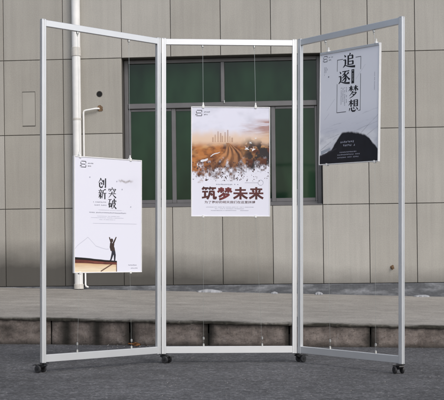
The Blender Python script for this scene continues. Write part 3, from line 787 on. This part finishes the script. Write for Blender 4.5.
def art_dream(X, Y):
    C = np.broadcast_to(np.array([.90, .905, .96]), X.shape+(3,)).copy()
    C = mixc(C, np.array([.54, .56, .66]), sstep(.45, .75, Y)*.4)
    # faint slanting strokes and far ridges
    for (xa, ya, xb, yb) in ((.12, .52, .26, .42), (.62, .27, .78, .15), (.08, .60, .16, .55)):
        t = np.clip((X-xa)/(xb-xa), 0, 1); d = np.abs(Y-(ya+(yb-ya)*t)); C = mixc(C, np.array([.40, .42, .50]), np.clip(1-d/.004, 0, 1)*((X > xa)&(X < xb))*.6)
    for k, (y0, sl, am) in enumerate(((.70, -.16, .5), (.725, -.10, .35), (.69, -.06, .25))):
        r = y0+sl*X+.025*(fbm(X*7+k*9, X*0, 4)-.5); d = Y-r
        C = mixc(C, np.array([.36, .38, .46]), np.clip(1-np.abs(d)/.006, 0, 1)*am*np.clip(fbm(X*14+k, Y*6, 3)*2.2-.7, 0, 1))
    C = mixc(C, np.array([.93, .93, .95]), sstep(.70, .76, Y+.02*(fbm(X*9, Y*9, 3)-.5))*.8)
    mist = np.clip((fbm(X*5+4, Y*14, 5)-.42)*3, 0, 1)*sstep(.66, .80, Y); C = mixc(C, np.array([.42, .44, .52]), mist*.55)
    for (xa, ya, xb, yb, am) in ((.0, .80, .36, .735, .5), (.0, .88, .33, .755, .6), (.72, .745, 1.0, .60, .5), (.8, .775, 1.0, .70, .45), (.55, .735, 1.0, .655, .35)):
        t_ = np.clip((X-xa)/(xb-xa), 0, 1); d = np.abs(Y-(ya+(yb-ya)*t_)-.012*(fbm(X*9, X*0+ya*40, 3)-.5)); C = mixc(C, np.array([.16, .17, .22]), np.clip(1-d/.0055, 0, 1)*((X > xa)&(X < xb))*am*np.clip(fbm(X*16, Y*16+ya*9, 3)*3-.9, 0, 1))
    # the dark road
    lx = [.0, .10, .213, .29, .345, .37, .395]; ly = [.925, .905, .872, .811, .765, .742, .728]
    rx = [.395, .55, .70, .80, .86, .90, 1.0]; ry = [.728, .733, .748, .770, .80, .832, .890]
    top = np.interp(X[0], lx+rx[1:], ly+ry[1:])[None, :]+.006*(fbm(X*20, X*0, 3)-.5)
    dk = sstep(-.010, .010, Y-top+.020*(fbm(X*18, Y*18, 4)-.5))
    rc = np.array([.010, .011, .016])*(0.8+.7*fbm(X*14, Y*14, 3))[..., None]
    C = mixc(C, rc, dk)
    sh = (Y > .855+.30*(.2-X)*.5)&(Y < .915-.25*(X-.03))&(X < .19)&(X > .02); C = np.where(sh[..., None], np.array([.44, .48, .54]), C)
    sh2 = (np.abs(Y-(.935-.22*X)) < .006)&(X < .3); C = np.where(sh2[..., None], np.array([.03, .03, .04]), C)
    return C

# ------------------------------------------------------------------ posters
POW, POH, POD = .556, .772, .020
def poster(name, k, s, zb, label, tilt=0., topstrip=False):
    A, ang, L = PAN[k]
    q = pt(k, s, zb)
    r = empty(name, q, ang); r.rotation_euler = (0, tilt, ang)
    tag(r, label, 'poster', 'posters hung in the stand')
    w, h, d = POW/2, POH, POD/2
    bm = bmesh.new(); box(bm, -w+.006, w-.006, -d+.004, d-.002, .006, h-.006); obj('board', bm, M['border'], r)
    # thin snap frame round the sheet
    bm = bmesh.new(); e = .006
    box(bm, -w, -w+e, -d, d, 0, h, .0012); box(bm, w-e, w, -d, d, 0, h, .0012)
    box(bm, -w+e, w-e, -d+.0003, d-.0003, 0, e, .0010); box(bm, -w+e, w-e, -d+.0003, d-.0003, h-(.012 if topstrip else e), h, .0010)
    obj('frame', bm, M['border'], r)
    if topstrip:
        bm = bmesh.new(); box(bm, -w+.002, w-.002, -d-.0025, -d+.004, h-.016, h-.001, .001); obj('top_bar', bm, M['alu'], r)
    return r, -d+.0035
def hang(k, s, z0, z1, zb, s_bot):
    """upper wire from the rail to the poster, lower wire down to the bottom rail, with their clips"""
    zt = ZT-.042; zr = ZB+.050
    bm = bmesh.new(); tube(bm, [pt(k, s[0], zt+.003), pt(k, s[1], z1+.012)], .0010, 6); wu_ = spart('hanging_wire', bm, M['steel'])
    bm = bmesh.new(); tube(bm, [pt(k, s[0], zt-.001), pt(k, s[0], zt-.014), pt(k, s[0], zt-.018), pt(k, s[0], zt-.030)], .006, 10, radii=[.008, .008, .0045, .0035]); spart('rail_clip', bm, M['chrome'], wu_)
    bm = bmesh.new(); tube(bm, [pt(k, s[1], zb-.002), pt(k, s_bot, zr+.004)], .0007, 6); wl = spart('lower_wire', bm, M['steel'])
    bm = bmesh.new(); tube(bm, [pt(k, s_bot, zr+.001), pt(k, s_bot, zr+.016), pt(k, s_bot, zr+.020)], .006, 10, radii=[.008, .007, .003]); spart('wire_foot', bm, M['chrome'], wl); bm = bmesh.new(); tube(bm, [pt(k, s_bot, zr+.045), pt(k, s_bot, zr+.049), pt(k, s_bot, zr+.062), pt(k, s_bot, zr+.066)], .006, 10, radii=[.003, .0075, .0075, .003])
    spart('tension_clip', bm, M['chrome'], wl)
def board_clip(r, xs_):
    for x in xs_:
        bm = bmesh.new(); box(bm, x-.008, x+.008, -.0125, .0125, POH-.012, POH+.010, .002); tube(bm, [(x, 0, POH+.008), (x, 0, POH+.030)], .0055, 10, radii=[.0065, .004])
        obj('clip', bm, M['clip'], r)
        bm = bmesh.new(); box(bm, x-.007, x+.007, -.0122, .0122, -.008, .010, .002); obj('clip', bm, M['clip'], r)

# left: white sheet with crane, ledge and figure
sa, za = on_panel(0, 72.5, 156); sb, zb_ = on_panel(0, 142, 160); s1 = (sa+sb)/2; ztop = (za+zb_)/2
z1b = ztop-POH
p1, yf = poster('poster', 0, s1, z1b, 'white poster with a small figure on a wooden ledge, in the left panel')
print_sheet('printed_sheet', POW-.013, POH-.013, yf, art_crane, p1, 320).location = (0, 0, .0065)
SW, SH = POW, POH
t = Sheet(SW, SH, yf-.0006)
for ch, x, y in (('创', .405, .221), ('新', .405, .316), ('突', .552, .300), ('破', .552, .396)): t.glyph(ch, x, y, .070, .075); t.cut()
t.build('title_lettering', M['ink'], p1)
t = Sheet(SW, SH, yf-.0006); t.logo(.087, .042, .168, .092); t.build('emblem', M['ink'], p1)
t = Sheet(SW, SH, yf-.0006)
t.tiny(.27, .475, .387, .011); t.cut(); t.tiny(.29, .475, .413, .011); t.cut(); t.tiny(.215, .765, .478, .011); t.cut()
t.tiny(.79, .93, .935, .010); t.cut(); t.tiny(.83, .94, .962, .008); t.cut()
t.build('small_print', M['inkgrey'], p1)
t = Sheet(SW, SH, yf-.0006)
t.tiny(.35, .72, .455, .006); t.cut(); t.tiny(.33, .68, .508, .006); t.cut(); t.tiny(.24, .73, .522, .006); t.cut(); t.tiny(.36, .60, .538, .006); t.cut(); t.rect(.27, .570, .92, .5715); t.cut()
for x, y in ((.225, .175), (.70, .268), (.83, .42), (.62, .20)): t.poly([(x+.008*math.cos(a), y+.006*math.sin(a)) for a in [k*PI/4 for k in range(8)]]); t.cut()
t.build('faint_print', M['inkpale'], p1)
# printed figure: arms thrown up, one leg ahead
t = Sheet(SW, SH, yf-.0006); fx_ = lambda x: .562+(x-.59)*.86
fy_ = lambda y: .900+(y-.905)*.96
m_ = lambda x, y: (fx_(x)*SW, fy_(y)*SH)
t.stroke([m_(.572, .765), m_(.590, .79), m_(.600, .825)], .029, .029); t.stroke([m_(.578, .742), m_(.572, .775), m_(.588, .805)], .036, .036)
t.stroke([m_(.594, .745), m_(.622, .715), m_(.648, .684)], .014, .007); t.stroke([m_(.565, .745), m_(.548, .716), m_(.528, .686)], .014, .007)
t.poly([(fx_(.571)+.020*math.cos(a), fy_(.716)+.017*math.sin(a)) for a in [k*PI/8 for k in range(16)]])
t.build('printed_figure_top', plain('figure_shirt', (.045, .024, .020), .5), p1)
t = Sheet(SW, SH, yf-.0009)
t.stroke([m_(.597, .812), m_(.578, .85), m_(.552, .897)], .023, .010); t.stroke([m_(.604, .812), m_(.622, .85), m_(.620, .902)], .023, .010)
t.stroke([m_(.552, .896), m_(.535, .899)], .008, .008); t.stroke([m_(.620, .901), m_(.604, .906)], .008, .008)
t.build('printed_figure_legs', plain('figure_trousers', (.020, .020, .032), .5), p1)
# middle: autumn road
sa, za = on_panel(1, 190.8, 107); sb, zb_ = on_panel(1, 270.3, 106.6); s2 = (sa+sb)/2; z2b = (za+zb_)/2-POH
p2, yf = poster('poster', 1, s2, z2b, 'poster of an autumn road and skyline with bold maroon title, in the middle panel')
print_sheet('printed_sheet', POW-.013, POH-.013, yf, art_road, p2, 340).location = (0, 0, .0065)
t = Sheet(SW, SH, yf-.0006); t.logo(.058, .034, .135, .084); t.build('emblem', M['ink'], p2)
t = Sheet(SW, SH, yf-.0007)
for ch, x in zip('筑梦未来', (.226, .424, .624, .824)): t.glyph(ch, x, .787, .106, .089, 15.5); t.cut()
for k, g in enumerate(t.groups): t.emit(g, 'title_lettering', M['crimson' if k == 1 else 'maroon'], p2)
t.bm.free()
text_mesh('subtitle_lettering', '为了更好的明天我们在这里拼搏', .64*SW, .024*SH, .49, .868, SW, SH, yf-.0007, M['maroon'], p2, .006)
t = Sheet(SW, SH, yf-.0006)
t.tiny(.315, .60, .707, .013); t.cut(); t.tiny(.18, .80, .913, .006); t.cut(); t.tiny(.30, .68, .928, .006); t.cut(); t.tiny(.24, .58, .944, .006); t.cut(); t.tiny(.62, .74, .944, .006); t.cut()
t.rect(.68, .690, .845, .6915); t.cut(); t.stroke([((.88+.033*math.cos(a))*SW, .690*SH+.033*SW*math.sin(a)) for a in [k*PI/12 for k in range(25)]], 0.0014, .0014); t.cut()
t.build('small_print', M['inkgrey'], p2)
t = Sheet(SW, SH, yf-.0007)
for x, y, sz, rot in ((.705, .378, .042, .3), (.785, .385, .042, -.3), (.752, .325, .028, .5), (.816, .285, .022, -.1)):
    c, s_ = math.cos(rot), math.sin(rot)
    R_ = lambda a, b: (x+sz*(a*c-b*s_), y+sz*.72*(a*s_+b*c))
    t.poly([R_(-.1, .1), R_(-.9, -.5), R_(-.25, -.25)]); t.poly([R_(0, .12), R_(.35, -.85), R_(.25, 0)]); t.poly([R_(-.6, .55), R_(-.2, -.15), R_(.55, .05), R_(.8, .2), R_(.3, .3)]); t.cut()
t.build('printed_bird', M['white'], p2)
# right: dark road
sa, za = on_panel(2, 318.5, 52.5); sb, zb_ = on_panel(2, 380.3, 43.5); s3 = (sa+sb)/2; z3b = (za+zb_)/2-POH
dl = sb-sa
p3, yf = poster('poster', 2, s3, z3b, 'pale blue poster with black road and boxed black characters, in the right panel', math.radians(1.0), True)
print_sheet('printed_sheet', POW-.013, POH-.019, yf, art_dream, p3, 320).location = (0, 0, .0065)
t = Sheet(SW, SH, yf-.0006)
for ch, x, y, w_, h_ in (('追', .50, .110, .122, .104), ('逐', .420, .248, .114, .102), ('梦', .578, .383, .092, .086), ('想', .583, .502, .094, .084)): t.glyph(ch, x, y, w_, h_); t.cut()
t.rect(.545, .190, .590, .312); t.cut()
t.build('title_lettering', M['ink'], p3)
t = Sheet(SW, SH, yf-.0009); t.tiny(.195, .31, .567, .013, True); t.cut(); t.build('reversed_lettering', M['white'], p3)
t = Sheet(SW, SH, yf-.0006); t.logo(.055, .040, .125, .088); t.build('emblem', M['ink'], p3)
t = Sheet(SW, SH, yf-.0006)
x0, x1, y0, y1 = .30, .70, .088, .552; a, b = .006, .0045
t.rect(x0, y0, .40, y0+b); t.rect(x0, y0+b, x0+a, .19); t.cut(); t.rect(.61, y0, x1, y0+b)
t.rect(x1-a, y0+b, x1, .20); t.cut(); t.rect(x0, .30, x0+a, y1-b); t.rect(x0, y1-b, .46, y1); t.cut(); t.rect(x1-a, .235, x1, y1-b); t.rect(.66, y1-b, x1, y1); t.cut()
t.build('title_box', M['ink'], p3)
t = Sheet(SW, SH, yf-.0006)
for k, x in enumerate((.375, .405, .435, .465)): t.tiny(.335, .50-.02*(k % 2), x, .011, True); t.cut()
for k, x in enumerate((.085, .108, .131)): t.tiny(.135, .215-.02*k, x, .010, True); t.cut()
t.tiny(.24, .40, .925, .007, True); t.cut()
t.poly([(.155+.010*math.cos(a_), .225+.007*math.sin(a_)) for a_ in [k*PI/4 for k in range(8)]]); t.cut()
t.build('small_print', M['inkgrey'], p3)
t = Sheet(SW, SH, yf-.0006)
t.tiny(.37, .63, .812, .020, words=False); t.cut(); t.tiny(.385, .62, .842, .020); t.cut(); t.tiny(.36, .66, .900, .013); t.cut(); t.tiny(.32, .70, .922, .013); t.cut(); t.tiny(.32, .69, .945, .013); t.cut()
t.build('pale_lettering', M['inkpale'], p3)

# wires
for k, tops, brd, bots, z0 in ((0, (77.5, 128.8), (79.5, 130), (77.3, 131.5), z1b), (1, (202.7, 254.3), (203.2, 255.6), (203.6, 262.2), z2b), (2, (325.6, 373.9), (327.2, 374.8), (330.2, 375.8), z3b)):
    rt = (p1, p2, p3)[k]; sc_ = (s1, s2, s3)[k]; xs_ = []
    for a, b, c in zip(tops, brd, bots):
        sA = on_panel(k, a, 45)[0]; sB = on_panel(k, b, 130)[0]; sC = on_panel(k, c, 345)[0]
        hang(k, (sA, sB), 0, z0+POH+.012, z0-.006, sC); xs_.append(sB-sc_)
    board_clip(rt, xs_)

# ------------------------------------------------------------------ leaves and grit by the kerb
def leaf(x, y, z, s, mat, lab):
    bm = bmesh.new(); n = 7; c = random.uniform(.3, .9); L_ = []; R_ = []; Mi = []
    for i in range(n):
        t_ = i/(n-1); wd = s*.38*math.sin(PI*min(1, t_*.92+.04))**.8; up = s*(.08+.30*c*(t_-.5)**2)
        Mi.append(bm.verts.new(((t_-.5)*s, 0, up*.6))); L_.append(bm.verts.new(((t_-.5)*s, wd, up+s*.10*c))); R_.append(bm.verts.new(((t_-.5)*s, -wd, up+s*.07*c)))
    for i in range(n-1): bm.faces.new((R_[i], R_[i+1], Mi[i+1], Mi[i])); bm.faces.new((Mi[i], Mi[i+1], L_[i+1], L_[i]))
    bmesh.ops.solidify(bm, geom=list(bm.faces), thickness=.0012)
    o = obj('fallen_leaf', bm, mat, None, (x, y, z+.002), True); o.rotation_euler = (random.uniform(-.3, .3), random.uniform(-.3, .3), random.uniform(0, 6.3))
    tag(o, lab, 'leaf', 'dry leaves at the kerb foot')
LABS = ['pale orange dry leaf against the kerb, upper of the little heap right of the leaf heap', ]
spots = [(131.8, 345.6, .072, 'leaf', 'orange dry leaf in the little heap at the kerb foot by the left hinge'),
         (135.2, 345.2, .070, 'leaf', 'orange dry leaf in the little heap at the kerb foot by the left hinge'),
         (138.4, 346.2, .056, 'leaf', 'orange dry leaf in the little heap at the kerb foot by the left hinge'),
         (134.3, 346.8, .056, 'leaf', 'orange dry leaf in the little heap at the kerb foot by the left hinge'),
         (146.5, 346.8, .034, 'leafd', 'single brown leaf on the asphalt between the leaf heap and the left hinge'),
         (95.0, 344.8, .038, 'leafd', 'single brown leaf on the asphalt behind the middle of the left bottom rail')]
def gnd(px, py):
    Y = F*CAM_H/(py-HY); return (px-HX)/F*Y, Y
for px, py, s, m, lab in spots:
    x, y = gnd(px, py); leaf(x, y-.01, .006, s, M[m], lab)
bm = bmesh.new()
for k in range(230):
    if k < 120: px, py = random.uniform(20, 430), 344.5+random.random()**2*5
    else: px, py = random.uniform(0, 444), random.uniform(347, 399)
    if k < 22: px, py = random.uniform(98, 160), random.uniform(344.5, 349)
    x, y = gnd(px, py); r_ = random.uniform(.0015, .0040)*(1.7 if k < 22 else 1)
    t_ = bmesh.ops.create_icosphere(bm, subdivisions=1, radius=r_)
    for v in t_['verts']: v.co = Vector((v.co.x*random.uniform(.7, 1.3), v.co.y*random.uniform(.7, 1.3), v.co.z*.7+r_*.4))+Vector((x, y, 0))
g_ = obj('loose_grit', bm, M['grit']); kind(g_, 'stuff'); tag(g_, 'pale loose grit scattered over the dark asphalt', 'grit')
